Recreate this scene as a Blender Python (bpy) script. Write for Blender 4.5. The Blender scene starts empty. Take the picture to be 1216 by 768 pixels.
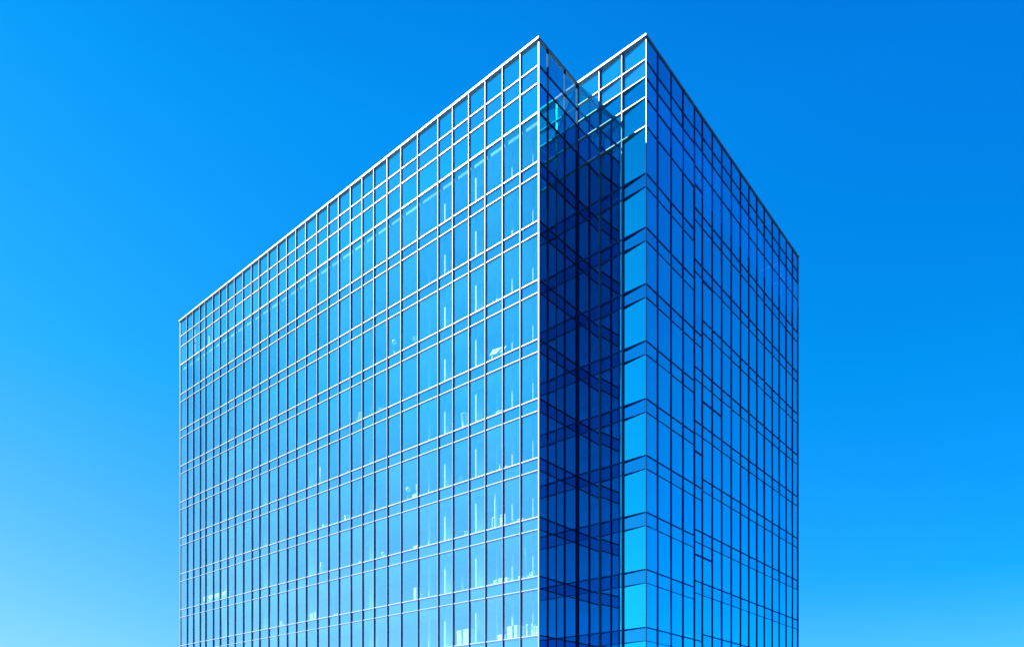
import bpy, bmesh, math, random
from mathutils import Vector, Matrix
random.seed(7)
S = bpy.context.scene
COL = S.collection

# ------------------------------------------------------------------ camera model (pixels of the 1216 px wide photograph)
FPX, CX, HY, CAMZ = 881.9, 608.0, 893.0, 1.7
M1 = 4.0 * FPX / 70.27            # depth of the sunlit corner
def mk(px): return (px - CX) / FPX
P1 = Vector((mk(639.9) * M1, M1, 0))
VL, VR = -436.0, 1353.0
U = Vector((CX - VL, -FPX, 0)).normalized()      # along the sunlit facade, towards the corner
N = Vector((VR - CX, FPX, 0)).normalized()       # away from the camera, along the shaded side
ANG = math.atan2(U.y, U.x)
def ray(px): return Vector((mk(px), 1, 0))
def on_y(px, n):
    """local x (and camera depth) where the column of pixels px meets the plane local y = n"""
    r = ray(px); s = (n + P1.dot(N)) / r.dot(N)
    return (r * s - P1).dot(U), s
def on_x(px, u):
    r = ray(px); s = (u + P1.dot(U)) / r.dot(U)
    return (r * s - P1).dot(N), s
def zat(py, s): return CAMZ + (HY - py) / FPX * s
ZR = zat(47.0, M1)                                # roof edge
D = on_x(685.6, 0)[0]                             # depth of the recess
LB = on_y(767.4, D)[0]                            # width of the recess face
LF = -on_y(214.6, 0)[0]                           # length of the sunlit facade
LC = on_x(947.4, LB)[0] - D                       # length of the shaded side
S2 = on_x(767.4, LB)[1]
DEEP = D + LC

# ------------------------------------------------------------------ materials
def mat(name):
    m = bpy.data.materials.new(name); m.use_nodes = True
    nt = m.node_tree; nt.nodes.clear()
    out = nt.nodes.new('ShaderNodeOutputMaterial')
    return m, nt, out
def noise_tone(nt, base, amount=.12, scale=2.0, detail=4):
    """base colour with a little procedural unevenness"""
    tc = nt.nodes.new('ShaderNodeTexCoord'); no = nt.nodes.new('ShaderNodeTexNoise')
    no.inputs['Scale'].default_value = scale; no.inputs['Detail'].default_value = detail
    nt.links.new(tc.outputs['Object'], no.inputs['Vector'])
    hs = nt.nodes.new('ShaderNodeMapRange')
    hs.inputs['From Min'].default_value = .3; hs.inputs['From Max'].default_value = .7
    hs.inputs['To Min'].default_value = 1 - amount; hs.inputs['To Max'].default_value = 1 + amount
    nt.links.new(no.outputs['Fac'], hs.inputs['Value'])
    vm = nt.nodes.new('ShaderNodeVectorMath'); vm.operation = 'SCALE'
    vm.inputs[0].default_value = base; nt.links.new(hs.outputs[0], vm.inputs['Scale'])
    return vm.outputs[0]
def plain(name, base, rough=.6, metal=0., amount=.1, scale=2., coat=0., spec=.5):
    m, nt, out = mat(name)
    b = nt.nodes.new('ShaderNodeBsdfPrincipled')
    nt.links.new(noise_tone(nt, base, amount, scale), b.inputs['Base Color'])
    b.inputs['Roughness'].default_value = rough; b.inputs['Metallic'].default_value = metal
    b.inputs['Coat Weight'].default_value = coat; b.inputs['Specular IOR Level'].default_value = spec
    nt.links.new(b.outputs[0], out.inputs[0]); return m
def glassy(name, refl, fac0, fac1, under, diff=None, see=True, wob=.0):
    """coated glazing: a mirror layer that grows with the viewing angle over tinted clear glass or a coloured back panel"""
    m, nt, out = mat(name); L = nt.links.new
    lw = nt.nodes.new('ShaderNodeLayerWeight'); lw.inputs['Blend'].default_value = .5
    mr = nt.nodes.new('ShaderNodeMapRange')
    mr.inputs['To Min'].default_value = fac0; mr.inputs['To Max'].default_value = fac1
    L(lw.outputs['Facing'], mr.inputs['Value'])
    g = nt.nodes.new('ShaderNodeBsdfGlossy'); g.inputs['Roughness'].default_value = .0
    g.inputs['Color'].default_value = (*refl, 1)
    if wob:
        tc = nt.nodes.new('ShaderNodeTexCoord'); no = nt.nodes.new('ShaderNodeTexNoise')
        no.inputs['Scale'].default_value = .45; no.inputs['Detail'].default_value = 1
        L(tc.outputs['Object'], no.inputs['Vector'])
        bp = nt.nodes.new('ShaderNodeBump'); bp.inputs['Strength'].default_value = 1
        bp.inputs['Distance'].default_value = wob
        L(no.outputs['Fac'], bp.inputs['Height']); L(bp.outputs[0], g.inputs['Normal'])
    if see:
        t = nt.nodes.new('ShaderNodeBsdfTransparent'); t.inputs['Color'].default_value = (*under, 1)
        base = t.outputs[0]
        if diff:
            d = nt.nodes.new('ShaderNodeBsdfDiffuse'); d.inputs['Color'].default_value = (*diff[:3], 1)
            mx = nt.nodes.new('ShaderNodeMixShader'); mx.inputs[0].default_value = diff[3]
            L(base, mx.inputs[1]); L(d.outputs[0], mx.inputs[2]); base = mx.outputs[0]
    else:
        d = nt.nodes.new('ShaderNodeBsdfDiffuse'); L(noise_tone(nt, under, .10, .35, 2), d.inputs['Color'])
        base = d.outputs[0]
    mx = nt.nodes.new('ShaderNodeMixShader')
    L(mr.outputs[0], mx.inputs[0]); L(base, mx.inputs[1]); L(g.outputs[0], mx.inputs[2])
    L(mx.outputs[0], out.inputs[0]); return m
M = {}
M['glass'] = [glassy('clear_vision_glass_%d' % i, c, f0, f1, (.82, .98, 1.), (.03, .57, .96, .12), True, .006)
              for i, (c, f0, f1) in enumerate([((.80, .96, 1.), .42, .78), ((.70, .88, .96), .46, .80), ((.90, 1., 1.), .39, .77)])]
M['coated'] = [glassy('shaded_vision_glass_%d' % i, c, f0, f1, (.08, .30, .75), (.0, .25, .90, .04), True, .006)
              for i, (c, f0, f1) in enumerate([((.02, .87, .96), .86, .95), ((.02, .84, .95), .86, .95), ((.03, .91, .99), .82, .95)])]  # same glazing on the shaded faces, their shade put into the tint
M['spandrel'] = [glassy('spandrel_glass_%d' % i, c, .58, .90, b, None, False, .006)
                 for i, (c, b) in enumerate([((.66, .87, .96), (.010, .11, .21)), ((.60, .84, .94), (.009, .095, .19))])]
M['shade'] = [glassy('recess_shade_spandrel_glass_%d' % i, c, .64, .94, b, None, False, .006)
              for i, (c, b) in enumerate([((.05, .68, .95), (.002, .03, .12)), ((.04, .65, .93), (.002, .025, .10))])]  # recess copy of the spandrel glass, darkened in colour for the shade there
M['shade_metal'] = plain('shaded_painted_aluminium', (.02, .10, .36), .7, 0, .05, 3., 0., .06)  # frame metal of the shaded faces, blue shade put into the colour
M['recess_shade_metal'] = plain('recess_shaded_painted_aluminium', (.008, .03, .11), .7, 0, .05, 3., 0., .12)  # same frame metal in the recess, its deeper shade put into the colour
M['parapet'] = [glassy('roof_screen_glass_%d' % i, c, f, .80, t, (.02, .40, .62, .16), True, .006)
                for i, (c, f, t) in enumerate([((.66, .90, .95), .34, (.30, .86, .90)), ((.62, .86, .92), .38, (.28, .80, .86))])]
M['upper'] = [glassy('upper_screen_glass_%d' % i, c, f, .80, t, (.04, .42, .85, .15), True, .006)
              for i, (c, f, t) in enumerate([((.76, .92, .98), .38, (.45, .86, .95)), ((.70, .88, .95), .42, (.40, .80, .92))])]
M['shade_side'] = [glassy('shaded_side_spandrel_glass_%d' % i, c, .76, .94, b, None, False, .006)
              for i, (c, b) in enumerate([((.03, .90, .97), (.002, .03, .12)), ((.02, .82, .94), (.002, .025, .10))])]  # shaded-side copy of the spandrel glass, shade put into the tint
M['metal'] = plain('painted_aluminium', (.10, .16, .255), .5, 0, .05, 3.)
M['slab'] = plain('painted_slab', (.26, .58, .82), .8, 0, .08, .6)
M['core'] = plain('core_plaster', (.004, .16, .32), .9, 0, .12, .4)
M['column'] = plain('column_plaster', (.80, .86, .90), .6, 0, .05, 1.)
M['roof'] = plain('roof_membrane', (.30, .31, .32), .9, 0, .2, .5)
M['white'] = plain('white_lacquer', (.92, .92, .92), .4, 0, .03, 3.)
M['offwhite'] = plain('offwhite_card', (.80, .79, .76), .8, 0, .10, 9.)
M['grey'] = plain('grey_plastic', (.45, .47, .5), .5, 0, .05, 3.)
M['leaf'] = plain('leaf', (.30, .42, .26), .6, 0, .3, 12.)
M['asphalt'] = plain('asphalt', (.025, .030, .040), .9, 0, .3, .8)
M['paving'] = plain('paving', (.06, .07, .085), .85, 0, .2, 1.5)
M['kerb'] = plain('kerb_stone', (.3, .3, .29), .8, 0, .15, 2.)

# ------------------------------------------------------------------ mesh helpers
def box(bm, x0, x1, y0, y1, z0, z1):
    v = [bm.verts.new(p) for p in ((x0,y0,z0),(x1,y0,z0),(x1,y1,z0),(x0,y1,z0),(x0,y0,z1),(x1,y0,z1),(x1,y1,z1),(x0,y1,z1))]
    for f in ((3,2,1,0),(4,5,6,7),(0,1,5,4),(1,2,6,5),(2,3,7,6),(3,0,4,7)):
        bm.faces.new([v[i] for i in f])
    return v
def rod(bm, a, b, r0, r1=None, n=12):
    r1 = r0 if r1 is None else r1
    a, b = Vector(a), Vector(b); d = (b - a).normalized()
    t = d.orthogonal().normalized(); w = d.cross(t)
    A = []; B = []
    for i in range(n):
        c, s = math.cos(2*math.pi*i/n), math.sin(2*math.pi*i/n)
        A.append(bm.verts.new(a + (t*c + w*s)*r0)); B.append(bm.verts.new(b + (t*c + w*s)*r1))
    for i in range(n):
        j = (i+1) % n
        f = bm.faces.new((A[i], A[j], B[j], B[i])); f.smooth = True
    bm.faces.new(A[::-1]); bm.faces.new(B)
def lathe(bm, prof, n=20, at=(0,0,0)):
    rings = []
    for r, z in prof:
        rings.append([bm.verts.new((at[0]+r*math.cos(2*math.pi*i/n), at[1]+r*math.sin(2*math.pi*i/n), at[2]+z)) for i in range(n)])
    for A, B in zip(rings, rings[1:]):
        for i in range(n):
            j = (i+1) % n
            f = bm.faces.new((A[i], A[j], B[j], B[i])); f.smooth = True
    bm.faces.new(rings[0][::-1]); bm.faces.new(rings[-1])
def link(name, bm, m, parent=None, bevel=0, kind=None, loc=None):
    me = bpy.data.meshes.new(name); bmesh.ops.recalc_face_normals(bm, faces=bm.faces); bm.to_mesh(me); bm.free()
    ms = m if isinstance(m, list) else [m]
    for x in ms: me.materials.append(x)
    o = bpy.data.objects.new(name, me); COL.objects.link(o)
    if parent: o.parent = parent
    if loc: o.location = loc
    if bevel:
        b = o.modifiers.new('bevel', 'BEVEL'); b.width = bevel; b.segments = 2
    if kind: o['kind'] = kind
    return o
def nb(): return bmesh.new()
def thing(name, label, cat, loc, rz=0, group=None):
    o = bpy.data.objects.new(name, None); COL.objects.link(o)
    o.location = loc; o.rotation_euler = (0, 0, rz); o['label'] = label; o['category'] = cat
    o.empty_display_size = .2
    if group: o['group'] = group
    return o

# ------------------------------------------------------------------ the tower
T = thing('office_tower', 'tall blue glass office tower with a sharp sunlit corner and a shaded stepped recess', 'tower', P1, ANG)

# pixel measurements ------------------------------------------------
FX = [618.7,597.7,577,557.6,538.5,521,497,477,460.7,444.8,431,417.2,403,390.4,377.3,364,352.3,341.4,330.5,319.5,308.6,299.5,289.3,279.4,270.6,261.7,253.6,244.5,238,230,222.7]
CXP = [780.9,796.9,811.1,824.6,834,845.8,857,868.4,879.4,889.2,898.7,907.6,917,925.3,933.5,941]
fs = [0.] + [on_y(x, 0)[0] for x in FX] + [-LF]
cs = [D] + [on_x(x, LB)[0] for x in CXP] + [DEEP]
bs = [0., on_y(711.8, D)[0], on_y(738.8, D)[0], LB]
as_ = [0., on_x(650.4, 0)[0], on_x(670.6, 0)[0], D]

def zF(py): return zat(py, M1)
def zC(py): return zat(py, S2)
FL = [zF(192.8 + 70.27*k) for k in range(9)]; FL.append(FL[-1] - 4.0)
SP = zF(0) - zF(14.9); TOPF = zF(134.7)
LFT = [207, 271.1, 338, 405.8, 474.3, 541.5, 608.9, 676.8, 745.5]
RGT = [176.5, 244.5, 315.5, 385.7, 457, 528, 600, 667.5, 736]
CL = [zC(y) for y in LFT]; CL.append(CL[-1] - 3.9)
CR = [zC(y) for y in RGT]; CR.append(CR[-1] - 3.95)
SC = zC(0) - zC(16)

# (z, height of the bar) from the top; cells between two bars: kind of pane
def lines(levels, top, sp, thick, thin):
    """list of (z, bar height) and list of pane kinds, from the roof down"""
    bars = [(ZR, .24)] + [(z, h) for z, h in top]
    kinds = ['parapet', 'upper'] + ['glass'] * (len(top) - 1)
    for z in levels:
        bars += [(z, thick), (z - sp, thin)]
        kinds += ['spandrel', 'glass']
    bars.append((.25, .3))
    return bars, kinds
LN_F = lines(FL, [(zF(79), .07), (zF(99.8), .07), (zF(134.7), .11)], SP, .078, .058)
LN_B = lines(CL, [(zC(72.4), .065), (zC(93.3), .06), (zC(117.2), .065), (zC(151.6), .065)], SC, .07, .03)
LN_C = lines(CL, [(zC(74), .06), (zC(94), .07), (zC(118), .08), (zC(151), .05)], SC, .068, .022)
LN_R = lines(CR, [(zC(71), .05), (zC(91), .07), (zC(121), .035)], SC, .07, .022)

class Facade:
    """a plane: point at s along `a` from `o`, outward normal `n` (all local); draws bars, fins and panes"""
    def __init__(self, o, a, n): self.o, self.a, self.n = Vector(o), Vector(a), Vector(n)
    def p(self, s, q, z): return self.o + self.a*s + self.n*q + Vector((0,0,z))
    def box(self, bm, s0, s1, q0, q1, z0, z1):
        v = [bm.verts.new(self.p(*c)) for c in ((s0,q0,z0),(s1,q0,z0),(s1,q1,z0),(s0,q1,z0),(s0,q0,z1),(s1,q0,z1),(s1,q1,z1),(s0,q1,z1))]
        for f in ((3,2,1,0),(4,5,6,7),(0,1,5,4),(1,2,6,5),(2,3,7,6),(3,0,4,7)):
            bm.faces.new([v[i] for i in f])
    def pane(self, bm, s0, s1, z0, z1, q, yaw, pit, mi=0):
        sm, zm = (s0+s1)/2, (z0+z1)/2
        v = [bm.verts.new(self.p(s, q - (.035 if abs(yaw) > .03 else 0) + (s-sm)*yaw + (z-zm)*pit, z)) for s, z in ((s0,z0),(s1,z0),(s1,z1),(s0,z1))]
        f = bm.faces.new(v); f.material_index = mi
FF = Facade((0,0,0), (1,0,0), (0,-1,0))
FA = Facade((0,0,0), (0,1,0), (1,0,0))
FB = Facade((0,D,0), (1,0,0), (0,-1,0))
FC = Facade((LB,0,0), (0,1,0), (1,0,0))

PANES = {'shade': [], 'shade_side': [], 'upper': [], 'glass': [], 'coated': [], 'spandrel': [], 'parapet': []}      # (apparent size, facade, s0, s1, z0, z1, yaw, pitch, material)
def apparent(fc, s0, s1, z0, z1):
    pts = []
    for s in (s0, s1):
        for z in (z0, z1):
            q = fc.p(s, 0, z); w = P1 + U*q.x + N*q.y
            pts.append((FPX*w.x/w.y, HY - (q.z-CAMZ)*FPX/w.y))
    if min(p[1] for p in pts) > 768: return 0
    return abs(pts[0][0]-pts[2][0]) * abs(pts[0][1]-pts[1][1])
def add_panes(fc, stops, ln, yaws=None, jit=1., gl='coated'):
    bars, kinds = ln; st = sorted(stops)
    for i in range(len(st)-1):
        for k, kd in enumerate(kinds):
            zt, zb = bars[k][0] - bars[k][1]/2, bars[k+1][0] + bars[k+1][1]/2
            if k == 0: zt = ZR - .12
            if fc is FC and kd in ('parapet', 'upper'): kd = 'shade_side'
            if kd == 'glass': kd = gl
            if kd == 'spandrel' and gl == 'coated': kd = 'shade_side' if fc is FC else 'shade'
            yw = (yaws[i] if yaws else 0) + random.gauss(0, .006)*jit
            PANES[kd].append((apparent(fc, st[i], st[i+1], zb, zt), fc, st[i]+.012, st[i+1]-.012, zb-.03, zt+.03, yw, random.gauss(0, .003)*jit,
                              random.randrange(len(M[kd]))))
add_panes(FF, fs, LN_F, gl='glass')
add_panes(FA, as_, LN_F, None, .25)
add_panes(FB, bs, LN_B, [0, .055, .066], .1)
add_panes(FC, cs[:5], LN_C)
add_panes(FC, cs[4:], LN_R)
NAMES = {'shade': 'spandrel_panel', 'shade_side': 'spandrel_panel', 'upper': 'screen_panel', 'glass': 'window', 'coated': 'window', 'spandrel': 'spandrel_panel', 'parapet': 'screen_panel'}
CAP = {'glass': 62, 'coated': 38, 'spandrel': 56, 'shade': 20, 'shade_side': 24, 'upper': 50, 'parapet': 50}
for kd, lst in PANES.items():
    lst.sort(key=lambda t: -t[0])
    for t in lst[:CAP[kd]]:
        bm = nb(); t[1].pane(bm, *t[2:6], 0., t[6], t[7]); link(NAMES[kd], bm, M[kd][t[8]], T)
    if lst[CAP[kd]:]:
        bm = nb()
        for t in lst[CAP[kd]:]: t[1].pane(bm, *t[2:6], 0., t[6], t[7], t[8])
        link(NAMES[kd], bm, M[kd], T, 0, 'stuff')

# fins (vertical mullions) and transoms
FW, FD = .0135, .115
def fins(fc, stops, w=FW, d=FD, ztop=ZR-.12, lo=.05, back=-.10, m='metal'):
    for s in stops:
        bm = nb(); fc.box(bm, s-w, s+w, back, d, lo, ztop); link('mullion', bm, M[m], T)
fins(FF, fs[1:-1]); fins(FA, as_[1:-1], .022, .08, m='recess_shade_metal'); fins(FB, bs[1:-1], .020, .07, back=-.34); fins(FC, cs[1:-1], .017, .07, m='shade_metal')
def bars(fc, s0, s1, ln, d=.06, skip=1, back=-.08, m='metal'):
    for z, h in ln[0][skip:]:
        bm = nb(); fc.box(bm, s0, s1, back, d, z-h/2, z+h/2); link('transom', bm, M[m], T)
bars(FF, -LF+.05, -.05, LN_F); bars(FA, .09, D-.11, LN_F, .045, m='recess_shade_metal')
bars(FB, .10, LB-.05, (LN_B[0][:5], 0), .085, back=-.10); bars(FB, .10, LB-.05, LN_B, .06, skip=5, back=-.08, m='shade_metal');  # lower bars get the shade-coloured metal, upper ones the lit metal
def side_bars(ln, left):
    bl = ln[0][1:]
    for i, (z, h) in enumerate(bl):
        k = i - (4 if left else 3); k = k // 2 if k >= 0 else -1
        j = 4 if k < 0 or k > 8 else [4, 4, 5, 4, 4, 5, 4, 4, 5][k]
        s0, s1 = (D+.05, cs[j]-.03) if left else (cs[j]+.03, DEEP-.05)
        bm = nb(); FC.box(bm, s0, s1, -.08, .045, z-h/2, z+h/2); link('transom', bm, M['shade_metal'], T)
side_bars(LN_C, True); side_bars(LN_R, False)
# short offset vent bars of the bays next to the fourth mullion of the shaded side
for y0, i0, i1 in ((146, 4, 5), (632.8, 4, 6), (424, 5, 7), (262, 5, 6), (497, 4, 5)):
    bm = nb(); FC.box(bm, cs[i0]+.04, cs[i1]-.04, -.07, .056, zC(y0)-.05, zC(y0)+.05); link('vent_frame', bm, M['shade_metal'], T)
# corner posts
def post(x0, x1, y0, y1, m='metal', z1=ZR-.12):
    bm = nb(); box(bm, x0, x1, y0, y1, .05, z1); link('corner_post', bm, M[m], T)
post(-.03, .05, -.05, .05)
post(-.075, .10, D-.11, D+.05, 'recess_shade_metal')
post(LB-.01, LB+.035, D-.045, D+.03)
post(LB-.05, LB+.075, DEEP-.05, DEEP+.05)
post(-LF-.05, -LF+.05, -.075, .05)
# copings: each side its own length of capping, mitred by overlapping heights of 3 mm
def coping(x0, x1, y0, y1, dz):
    bm = nb(); box(bm, x0, x1, y0, y1, ZR-.12, ZR+.01+dz); link('coping', bm, M['metal'], T)
coping(-LF-.15, .09, -.15, .20, 0)
coping(-.20, .087, .20, D-.15, .003)
coping(-.20, LB+.08, D-.15, D+.20, 0)
coping(LB-.20, LB+.077, D+.20, DEEP-.2, .003)
coping(-LF-.15, LB+.11, DEEP-.2, DEEP+.15, 0)
coping(-LF-.147, -LF+.20, .20, DEEP-.2, .003)

# rear and far side walls: same glazing module
def plain_wall(name, fc, length):
    m = nb(); n = int(length / 1.6)
    for z, h in LN_F[0][1:]: fc.box(m, .05, length-.05, -.08, .06, z-h/2, z+h/2)
    for i in range(1, n): fc.box(m, length*i/n-.035, length*i/n+.035, -.1, .13, .05, ZR-.12)
    w = nb(); fc.box(w, .05, length-.05, -.15, 0, .05, TOPF)
    o = link(name, w, M['spandrel'][0], T); link('glazing_grid', m, M['metal'], o)
plain_wall('rear_wall', Facade((-LF,DEEP,0), (1,0,0), (0,1,0)), LF+LB)
plain_wall('end_wall', Facade((-LF,0,0), (0,1,0), (-1,0,0)), DEEP)

# inside: slabs, core, columns, partitions, added lit-strip posts
ZDK = zF(99.8) - .1

for z, zc in [(TOPF, .3)] + [(f, SP) for f in FL]:
    bm = nb(); box(bm, -LF+.2, -.14, .14, 7.0, z-.62, z-.05); link('floor_slab', bm, M['slab'], T)
for i, z in enumerate([zC(151)] + CL):
    bm = nb(); box(bm, .31, LB-.14, D+.14, cs[4]-.02, z-.6, z-.05); link('floor_slab', bm, M['slab'], T)
for i, z in enumerate([zC(151)] + CR):
    bm = nb(); box(bm, .31, LB-.14, cs[4]+.06, DEEP-.2, z-.6, z-.05); link('floor_slab', bm, M['slab'], T)
bm = nb(); box(bm, -LF+.2, .1, 4.9, 5.2, .05, TOPF-.7); link('core_wall', bm, M['core'], T)
bm = nb(); box(bm, .12, .30, D+.2, 9.2, .05, TOPF-1.9); link('core_wall', bm, M['core'], T)
bm = nb(); box(bm, .05, .2, 9.4, DEEP-.3, .05, TOPF-1.9); link('core_wall', bm, M['core'], T)
bm = nb(); box(bm, -LF+.11, -.11, .11, DEEP-.16, TOPF-.02, TOPF+.06); box(bm, -.105, LB-.11, D+.11, DEEP-.16, zC(151)-.02, zC(151)+.06)
link('roof_deck', bm, M['roof'], T)
# lit inner ledge above the top storey ceiling line
def zl(py, n, px=600): x, s = on_y(px, n); return zat(py, s)
bm = nb(); box(bm, -LF+.3, -.3, .62, .95, TOPF+.42, TOPF+.58); link('inner_ledge', bm, M['white'], T)
bm = nb(); box(bm, .5, LB-.3, D+.6, D+.8, zC(147)-.04, zC(147)+.08); link('inner_ledge', bm, M['white'], T)

LEV = [TOPF + .0] + FL          # storeys: floor of storey k at LEV[k]
def column(px, n, r, k, top=None):
    x, s = on_y(px, n)
    z0 = FL[k]; z1 = (FL[k-1] if k else TOPF) - .62
    bm = nb(); rod(bm, (x, n, z0-.05), (x, n, z1), r, r, 24); link('column', bm, M['column'], T)
def partition_or_lit_strip(px, n, w, k, deep=.15):
    x, s = on_y(px, n)
    z0 = FL[k]; z1 = (FL[k-1] if k else TOPF) - .62
    bm = nb(); box(bm, x-w/2, x+w/2, n, n+deep, z0-.05, z1); link('partition_or_lit_strip', bm, M['column'], T)
for k in range(9):
    column(571.5, 2.05, .42, k); column(533, 2.2, .42, k); partition_or_lit_strip(565, .42, .13, k, .08); partition_or_lit_strip(528.3, .55, .13, k, .08)  # narrow white posts added beside the columns as their sunlit strip
    for px in (444, 372, 318, 272): column(px, 2.4, .42, k)
    if k in (0, 1, 2, 3, 5, 6, 7, 8, 4): partition_or_lit_strip(632.8, .8, .05, k)
    partition_or_lit_strip(608, 1.0 if k % 2 else .8, .06, k)
    if k > 1: partition_or_lit_strip(589.5, 1.6, .035, k)
    if k > 0: partition_or_lit_strip(508.6, 1.25, .12, k)

# ------------------------------------------------------------------ things standing behind the sunlit facade
ORD = ['top', 'second', 'third', 'fourth', 'fifth', 'sixth', 'seventh', 'eighth', 'ninth', 'tenth']
def bay(px):
    n = 1
    for x in FX:
        if px < x: n += 1
    return n
def spot(px, py_top, n):
    """world point on the storey floor below the pixel (px, py_top), at depth n behind the glass; also the height up to that pixel"""
    x, s = on_y(px, n); zt = zat(py_top, s)
    x0, s0 = on_y(px, 0); z0 = zat(py_top, s0)
    k = next(i for i, z in enumerate(FL) if z < z0)
    w = P1 + U*x + N*n
    return Vector((w.x, w.y, FL[k]-.05)), max(zt - FL[k] + .15, .42), k
def wid(px0, px1, n): return 1.12*abs(on_y(px1, n)[0] - on_y(px0, n)[0])
def start(name, what, cat, px, py, n, group=None, rz=0, tail=None):
    loc, h, k = spot(px, py, n)
    t = thing(name, '%s on %s double band, window %d from the corner' % (what, ['first']+ORD[1:][k-1] if False else (['first']+ORD[1:])[k], bay(px)), cat, loc, ANG + rz, group)
    return t, h
def carton(px0, px1, py, what='white carton', n=.4, deep=.4):
    t, h = start('carton', what, 'carton', (px0+px1)/2, py, n, 'white boxes standing behind the glass', -.2); w = wid(px0, px1, n)
    bm = nb(); box(bm, -w/2, w/2, 0, deep, 0, h); link('box_body', bm, M['offwhite'], t, .01)
    bm = nb(); v = box(bm, -w/2-.01, w/2+.01, -.012, deep+.01, h-.10, h+.012); link('lid', bm, M['white'], t, .005)
def bin_(px0, px1, py, n=.4):
    t, h = start('waste_bin', 'tapered white waste bin', 'bin', (px0+px1)/2, py, n); w = wid(px0, px1, n)/2
    bm = nb(); lathe(bm, [(w*.72, 0), (w*.8, .1*h), (w, h*.96), (w*1.05, h*.97), (w*1.05, h), (w*.93, h), (w*.70, .05)], 24); link('bin_body', bm, M['white'], t)
def lamp(px, py, n=.5, r=.22, what='white globe desk lamp'):
    t, h = start('desk_lamp', what, 'lamp', px, py, n, 'small lamps behind the glass')
    bm = nb(); lathe(bm, [(.16, 0), (.17, .02), (.05, .06), (.02, .1)]); link('lamp_base', bm, M['white'], t)
    bm = nb(); rod(bm, (0,0,.05), (-.10,0,h*.55), .018); rod(bm, (-.10,0,h*.55), (0,0,h-r), .016); link('lamp_arm', bm, M['grey'], t)
    bm = nb(); bmesh.ops.create_icosphere(bm, subdivisions=3, radius=r, matrix=Matrix.Translation((0,0,h-r)))
    for f in bm.faces: f.smooth = True
    link('lamp_shade', bm, M['white'], t)
def chair(px, py, n=.6, rz=.4, what='white office chair with slatted back', w=.5):
    t, h = start('office_chair', what, 'chair', px, py, n, 'office chairs behind the glass', rz); h = max(h, .6); sh = h*.48
    bm = nb(); box(bm, -w/2, w/2, -.24, .24, sh-.05, sh); link('seat', bm, M['white'], t, .02)
    bm = nb()
    for i in range(5): box(bm, -w/2+i*w/4.4, -w/2+i*w/4.4+.04, .22, .25, sh, h)
    box(bm, -w/2, w/2, .215, .255, h-.07, h); link('backrest', bm, M['white'], t)
    for sx in (-1, 1):
        for sy in (-1, 1):
            bm = nb(); rod(bm, (sx*w*.42, sy*.2, 0), (sx*w*.38, sy*.18, sh-.04), .014, .018, 8); link('leg', bm, M['grey'], t)
def board(px0, px1, py, n=.6, tilt=.5):
    t, h = start('drafting_table', 'tilted white drafting table', 'table', (px0+px1)/2, py, n); w = wid(px0, px1, n)
    bm = nb(); v = box(bm, -w/2, w/2, -.04, .04, -.3, .3)
    bmesh.ops.transform(bm, matrix=Matrix.Translation((0,.1,h-.34)) @ Matrix.Rotation(.12, 4, 'Y') @ Matrix.Rotation(-tilt, 4, 'X'), verts=bm.verts); link('table_top', bm, M['white'], t, .01)
    for sx in (-1, 1):
        bm = nb(); box(bm, sx*w*.36-.05, sx*w*.36+.05, -.02, .08, 0, h-.36); link('leg', bm, M['white'], t)
    bm = nb(); box(bm, -w*.36+.05, w*.36-.05, .01, .05, .25, .33); link('stretcher', bm, M['grey'], t)
def whiteboard(px0, px1, py, n=.5):
    t, h = start('whiteboard', 'white presentation board in a thin frame', 'board', (px0+px1)/2, py, n); w = wid(px0, px1, n)/2
    bm = nb()
    for sx in (-1, 1): box(bm, sx*w-.03, sx*w+.03, -.03, .03, 0, h)
    box(bm, -w+.03, w-.03, -.025, .025, h-.06, h); link('frame', bm, M['white'], t)
    bm = nb(); box(bm, -w*.05, w*.97, -.02, .02, .25, h-.16); link('panel', bm, M['white'], t)
def bottle(px, py, n=.35, r=.08, what='slim white vase'):
    t, h = start('vase', what, 'vase', px, py, n, 'small vases along the window')
    bm = nb(); lathe(bm, [(r*.8, 0), (r, h*.1), (r, h*.5), (r*.4, h*.75), (r*.35, h*.95), (r*.5, h)], 16); link('vase_body', bm, M['white'], t)
def pole(px, py, n=.5, r=.05, what='thin white stand'):
    t, h = start('floor_stand', what, 'stand', px, py, n, 'thin stands behind the glass')
    bm = nb(); lathe(bm, [(.22, 0), (.22, .03), (.06, .05)], 20); link('foot_plate', bm, M['white'], t)
    bm = nb(); rod(bm, (0,0,.04), (0,0,h), r, r*.9); link('pole', bm, M['white'], t)
def laptop(px, py, n=.5, w=.55, what='open white laptop on a small stool'):
    t, h = start('laptop_stool', what, 'stool', px, py, n, None, -.5); d = h - .3
    bm = nb(); box(bm, -w/2, w/2, -.18, .18, d-.03, d); link('stool_top', bm, M['white'], t, .005)
    for sx in (-1, 1):
        bm = nb(); box(bm, sx*w*.4-.02, sx*w*.4+.02, -.02, .02, 0, d-.03); link('leg', bm, M['grey'], t)
    bm = nb(); box(bm, -w/2, w/2, -.01, .01, 0, .34)
    bmesh.ops.transform(bm, matrix=Matrix.Translation((0,.1,d)) @ Matrix.Rotation(-.5, 4, 'X'), verts=bm.verts); link('screen', bm, M['offwhite'], t, .005)
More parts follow.
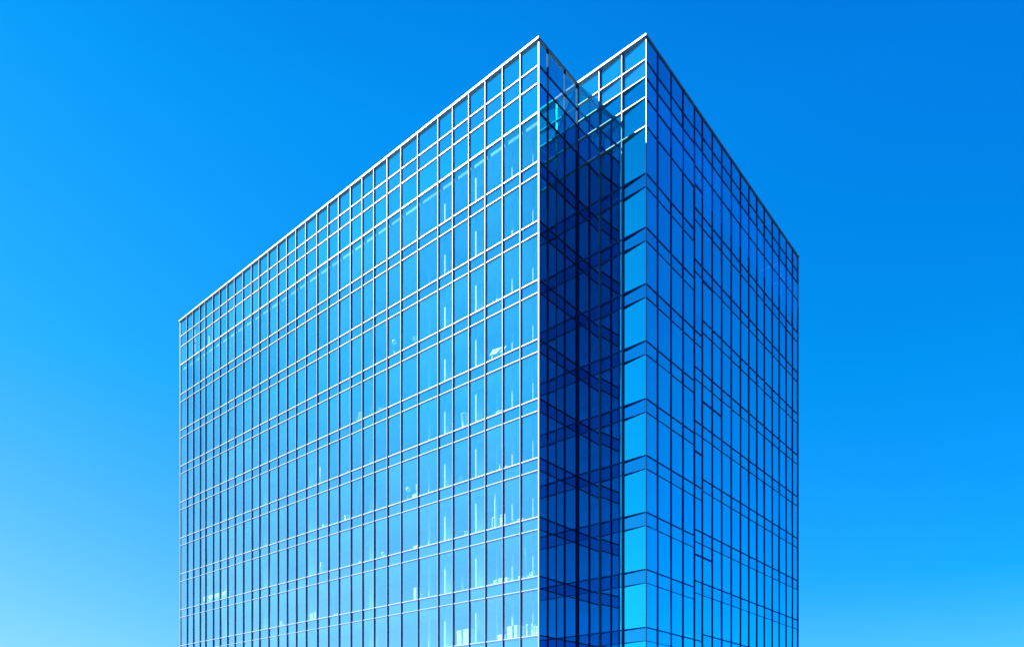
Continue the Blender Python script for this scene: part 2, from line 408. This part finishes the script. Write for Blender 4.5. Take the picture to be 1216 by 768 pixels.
def basket(px0, px1, py, n=.4):
    t, h = start('wire_basket', 'white wire basket', 'basket', (px0+px1)/2, py, n); w = wid(px0, px1, n)/2
    bm = nb()
    for i in range(9):
        a = -w + 2*w*i/8
        box(bm, a*.8-.012, a*.8+.012, -.02, .0, 0, h)
        box(bm, a*.8-.012, a*.8+.012, .4, .42, 0, h)
    for j in range(5):
        z = .03 + (h-.06)*j/4; box(bm, -w*.85, w*.85, -.025, -.021, z-.014, z+.014); box(bm, -w*.85, w*.85, .421, .425, z-.014, z+.014)
        for sx in (-1, 1): box(bm, sx*w*.83-.01, sx*w*.83+.01, -.02, .42, z-.012, z+.012)
    link('basket_body', bm, M['white'], t)
def binders(px0, px1, py, n=.35, cnt=5, what='row of upright white binders'):
    w = wid(px0, px1, n)
    for i in range(cnt):
        px = px0 + (px1-px0)*(i+.5)/cnt; dy = random.uniform(0, 4)
        pl = 'leftmost second third fourth rightmost'.split()[i] if cnt == 5 else str(i)
        t, h = start('ring_binder', '%s white binder of a row' % pl, 'binder', px, py+dy, n, 'white binders standing along the window', -.2)
        ww = w/cnt*.36
        bm = nb(); box(bm, -ww, ww, 0, .28, 0, h); link('binder_cover', bm, M['offwhite'] if i % 2 else M['white'], t, .006)
        bm = nb(); box(bm, -ww*.7, ww*.7, -.004, 0, h*.6, h*.85); link('spine_label', bm, M['grey'], t)
def plant(px, py, n=.5, w=.5):
    t, h = start('potted_plant', 'small pale potted plant', 'plant', px, py, n, 'potted plants behind the glass')
    bm = nb(); lathe(bm, [(.11, 0), (.16, .26), (.17, .28), (.14, .28), (.13, .2)], 18); link('pot', bm, M['white'], t)
    bm = nb(); rnd = random.Random(int(px))
    for i in range(46):
        a = rnd.uniform(0, 6.28); e = rnd.uniform(.2, 1.5); L = rnd.uniform(.5, 1.)*max(h-.28, .3)
        tip = Vector((math.cos(a)*math.cos(e)*w*.9, math.sin(a)*math.cos(e)*w*.5, .28 + math.sin(e)*L))
        b = Vector((0, 0, .25)); side = Vector((-math.sin(a), math.cos(a), 0))*.035; mid = (b+tip)/2 + Vector((0,0,.08))
        v = [bm.verts.new(p) for p in (b, mid+side, tip, mid-side)]; bm.faces.new(v)
    link('foliage', bm, M['leaf'], t)

board(583, 598, 412)
bin_(549.5, 557, 494)
basket(586, 596, 489.5)
plant(546.5, 563); 
for x, y in ((584, 562), (588.5, 561), (593.6, 553)): bottle(x, y, .35, .09, 'slim white vase, %s of three' % {584:'left', 588.5:'middle', 593.6:'tall right'}[x])
lamp(601.5, 554, .4, .10, 'tiny white lamp')
whiteboard(585.5, 599, 613.5)
bin_(552.5, 556, 632.5, .35)
chair(616, 617, .4, .3)
lamp(625, 618.5, .35, .16, 'low domed white lamp')
chair(585, 689.5, .4, -.3, 'low white chair')
carton(591.5, 596.5, 688, 'narrow white carton')
carton(599.5, 602.5, 687, 'slim upright white carton')
bottle(608.6, 683, .35, .08, 'tall white bottle')
carton(615.5, 618, 685.5, 'small upright white carton')
chair(630.3, 679.5, .35, .15, 'white chair seen from behind', .45)
pole(549.3, 686, .5, .09, 'thick white floor stand')
carton(541.5, 557, 749, 'large pale carton', .4, .8)
carton(590, 596, 755, 'small bright carton')
carton(601.5, 614.5, 744.5, 'large square white carton', .45, .7)
binders(624, 639, 741.5)
lamp(468.6, 404.5, .6, .20, 'white globe desk lamp')
laptop(470.5, 417, .4)
laptop(492.5, 398.5, .6, .7, 'slanted white laptop on a stool')
lamp(485, 579.5, .6, .20, 'round white standing lamp')
carton(488.5, 495.5, 588, 'square white carton')
pole(494.6, 575.5, .5, .04)
carton(490.5, 496, 649, 'small white carton')
lamp(455.2, 656.5, .6, .18, 'round white desk lamp')
carton(490.8, 494.6, 699, 'tall narrow white carton')
chair(498, 705, .6, .6, 'low chair with curved white back')
chair(426.5, 489, .5, .3, 'small white chair')
laptop(452, 482, .5, .5, 'open pale laptop on a stool')
carton(367.5, 375.8, 728.5, 'wide white carton')
carton(396.5, 401.5, 730, 'low white carton')
carton(382.5, 385, 623.5, 'small slim carton')
carton(408.5, 411.5, 612.5, 'tall slim carton')
pole(316, 648.5, .5, .10, 'short white floor stand')
pole(381, 668, .5, .05, 'pale floor stand')
pole(383, 667, .9, .05, 'second pale floor stand')
lamp(396.5, 678, .5, .12, 'small pale desk lamp')
lamp(427.8, 667.5, .6, .13, 'small white reading lamp')
lamp(585, 224.5, .4, .16, 'domed white lamp')
carton(494.8, 496.5, 276, 'slim white carton')
basket(585, 591, 357.5)
plant(590.5, 287, .5, .4)
pole(380.5, 555.5, .7, .06, 'pale thin floor stand')
carton(412, 414, 561, 'very small carton')
laptop(424, 560, .4, .9, 'low wide white laptop on a stool')
chair(332.5, 738, .6, .2, 'pale chair')

# long white block added for a blurred glow in the last lit bays
t, h = start('glow_block', 'long white block for a glow', 'glow_block', 254.5, 705.5, .5)
w = wid(242, 267, .5)/2
bm = nb(); box(bm, -w, w, 0, .6, h-.55, h); link('glow_block_top', bm, M['white'], t, .12)
for sx in (-1, 1):
    bm = nb(); box(bm, sx*w*.8-.06, sx*w*.8+.06, .2, .4, 0, h-.551); link('leg', bm, M['grey'], t)

# ------------------------------------------------------------------ ground
def sheet(name, x0, x1, y0, y1, z, m, base=None):
    bm = nb(); v = [bm.verts.new(p) for p in ((x0,y0,z),(x1,y0,z),(x1,y1,z),(x0,y1,z))]; bm.faces.new(v)
    o = link(name, bm, m); o['kind'] = 'structure'
    if base: o.location = P1; o.rotation_euler = (0,0,ANG)
    return o
sheet('ground', -6000, 6000, -6000, 6000, 0, M['asphalt'])
bm = nb(); box(bm, -LF-8, LB+8, -9, DEEP+8, .004, .12)
o = link('pavement', bm, M['paving'], None, .02); o['kind'] = 'structure'; o.location = P1; o.rotation_euler = (0,0,ANG)
T.location.z = .07

# ------------------------------------------------------------------ sun and sky
du = LB / D * 1.02
sx, ss = on_y(767.4, D); drop = ZR - zat(173, ss)
slope = drop / LB
trav = (U*du + N + Vector((0,0,-slope*du))).normalized()
EL = math.asin(-trav.z); AZ = math.atan2(-trav.x, -trav.y)      # azimuth from +Y clockwise
print('sun elevation', math.degrees(EL), 'azimuth', math.degrees(AZ), 'D', D, 'LB', LB, 'LF', LF, 'LC', LC, 'roof', ZR)
sl = bpy.data.lights.new('sun', 'SUN'); sl.energy = 5.0; sl.angle = math.radians(.53); sl.color = (1, .965, .90)
so = bpy.data.objects.new('sun', sl); COL.objects.link(so); so.rotation_euler = trav.to_track_quat('-Z', 'Y').to_euler(); so.location = (-60, 0, 80)

W = bpy.data.worlds.new('World'); S.world = W; W.use_nodes = True
nt = W.node_tree; L = nt.links.new; bg = nt.nodes['Background']
sk = nt.nodes.new('ShaderNodeTexSky'); sk.sky_type = 'NISHITA'; sk.sun_disc = False
sk.sun_elevation = EL; sk.sun_rotation = AZ % (2*math.pi)
STR, EXPO = .10, 3.0
ELS = [2, 12, 25, 40, 60]
XS = [-1, -.707, 0, .707, 1]
NI = [[(10.6,10.05,7.6),(6.54,7.8,9.55),(7.34,7.81,9.33),(15.1,13.9,13.6),(6.03,6.03,6.92)],
      [(6.7,6.86,5.5),(3.74,5.1,6.93),(2.69,3.69,5.61),(2.47,3.2,4.85),(2.16,2.71,4.09)],
      [(4.38,4.78,4.03),(2.29,3.38,4.82),(1.43,2.2,3.65),(1.14,1.76,3.05),(1.08,1.62,2.82)],
      [(5.06,5.62,4.81),(2.4,3.6,5.2),(1.27,2.0,3.38),(.88,1.41,2.5),(.8,1.26,2.26)],
      [(5.9,6.6,5.67),(2.73,4.13,5.96),(1.36,2.17,3.65),(.87,1.4,2.49),(.74,1.17,2.12)]]
TG = [[(200,246,300),(152,228,296),(66,194,288),(8,154,246),(0,118,225)],
      [(184,230,295),(124,211,286),(54,187,276),(14,166,253),(0,115,220)],
      [(120,205,285),(50,180,275),(0,160,255),(0,143,242),(0,108,212)],
      [(125,210,290),(15,176,280),(0,145,243),(0,122,228),(0,92,200)],
      [(110,208,290),(0,170,285),(0,136,240),(0,104,214),(0,82,192)]]
def lin(c): c /= 255; return c/12.92 if c <= .04045 else ((c+.055)/1.055)**2.4
tc = nt.nodes.new('ShaderNodeTexCoord'); sp = nt.nodes.new('ShaderNodeSeparateXYZ'); L(tc.outputs['Generated'], sp.inputs[0])
def mth(op, a, b=None):
    n = nt.nodes.new('ShaderNodeMath'); n.operation = op
    for i, v in enumerate((a, b)):
        if v is None: continue
        if isinstance(v, (int, float)): n.inputs[i].default_value = v
        else: L(v, n.inputs[i])
    return n.outputs[0]
hx = mth('DIVIDE', sp.outputs[0], mth('MAXIMUM', mth('SQRT', mth('ADD', mth('MULTIPLY', sp.outputs[0], sp.outputs[0]), mth('MULTIPLY', sp.outputs[1], sp.outputs[1]))), .001))
zc = mth('MAXIMUM', sp.outputs[2], 0.0)
KM = 3.0; ramps = []
for i in range(5):
    r = nt.nodes.new('ShaderNodeValToRGB'); r.color_ramp.interpolation = 'B_SPLINE' if False else 'LINEAR'
    e = r.color_ramp.elements
    for j, el in enumerate(ELS):
        kk = [max(lin(TG[i][j][c]), .0006) / (NI[i][j][c] * STR * 2**EXPO) / KM for c in range(3)]
        p = math.sin(math.radians(el))
        el_ = e[j] if j < 2 else e.new(p)
        el_.position = p; el_.color = (*kk, 1)
    L(zc, r.inputs[0]); ramps.append(r.outputs[0])
cur = ramps[0]
for i in range(1, 5):
    mr = nt.nodes.new('ShaderNodeMapRange'); mr.inputs['From Min'].default_value = XS[i-1]; mr.inputs['From Max'].default_value = XS[i]
    L(hx, mr.inputs['Value'])
    mx = nt.nodes.new('ShaderNodeMix'); mx.data_type = 'RGBA'
    L(mr.outputs[0], mx.inputs[0]); L(cur, mx.inputs[6]); L(ramps[i], mx.inputs[7]); cur = mx.outputs[2]
sc = nt.nodes.new('ShaderNodeVectorMath'); sc.operation = 'SCALE'; sc.inputs['Scale'].default_value = KM; L(cur, sc.inputs[0])
mu = nt.nodes.new('ShaderNodeVectorMath'); mu.operation = 'MULTIPLY'; L(sk.outputs[0], mu.inputs[0]); L(sc.outputs[0], mu.inputs[1])
yr = nt.nodes.new('ShaderNodeMapRange'); yr.interpolation_type = 'SMOOTHSTEP'
yr.inputs['From Min'].default_value = -.90; yr.inputs['From Max'].default_value = -.35; yr.inputs['To Min'].default_value = .32; yr.inputs['To Max'].default_value = 1
L(sp.outputs[1], yr.inputs['Value'])
yr.inputs['To Min'].default_value = 0
ym = nt.nodes.new('ShaderNodeMix'); ym.data_type = 'RGBA'; L(yr.outputs[0], ym.inputs[0])
zr = nt.nodes.new('ShaderNodeMapRange'); zr.inputs['From Min'].default_value = .08; zr.inputs['From Max'].default_value = .60; L(zc, zr.inputs['Value'])
yb = nt.nodes.new('ShaderNodeMix'); yb.data_type = 'RGBA'; L(zr.outputs[0], yb.inputs[0])
yb.inputs[6].default_value = (.05, .42, .66, 1); yb.inputs[7].default_value = (.01, .08, .20, 1); L(yb.outputs[2], ym.inputs[6]); ym.inputs[7].default_value = (1, 1, 1, 1)
sy = nt.nodes.new('ShaderNodeVectorMath'); sy.operation = 'MULTIPLY'; L(mu.outputs[0], sy.inputs[0]); L(ym.outputs[2], sy.inputs[1])
L(sy.outputs[0], bg.inputs[0]); bg.inputs[1].default_value = STR

# ------------------------------------------------------------------ camera and output
cd = bpy.data.cameras.new('camera'); co = bpy.data.objects.new('camera', cd); COL.objects.link(co); S.camera = co
co.location = (0, 0, CAMZ); co.rotation_euler = (math.pi/2, 0, 0)
cd.sensor_width = 36; cd.lens = FPX/1216*36; cd.shift_y = (HY-384)/1216; cd.clip_end = 20000; cd.clip_start = .1
S.view_settings.view_transform = 'Standard'; S.view_settings.look = 'None'; S.view_settings.exposure = EXPO; S.view_settings.gamma = 1
S.view_settings.use_curve_mapping = False
S.render.engine = 'CYCLES'; S.cycles.max_bounces = 10; S.cycles.transparent_max_bounces = 16; S.cycles.glossy_bounces = 6
S.cycles.caustics_reflective = False; S.cycles.use_denoising = True
S.render.resolution_x, S.render.resolution_y = 1216, 768
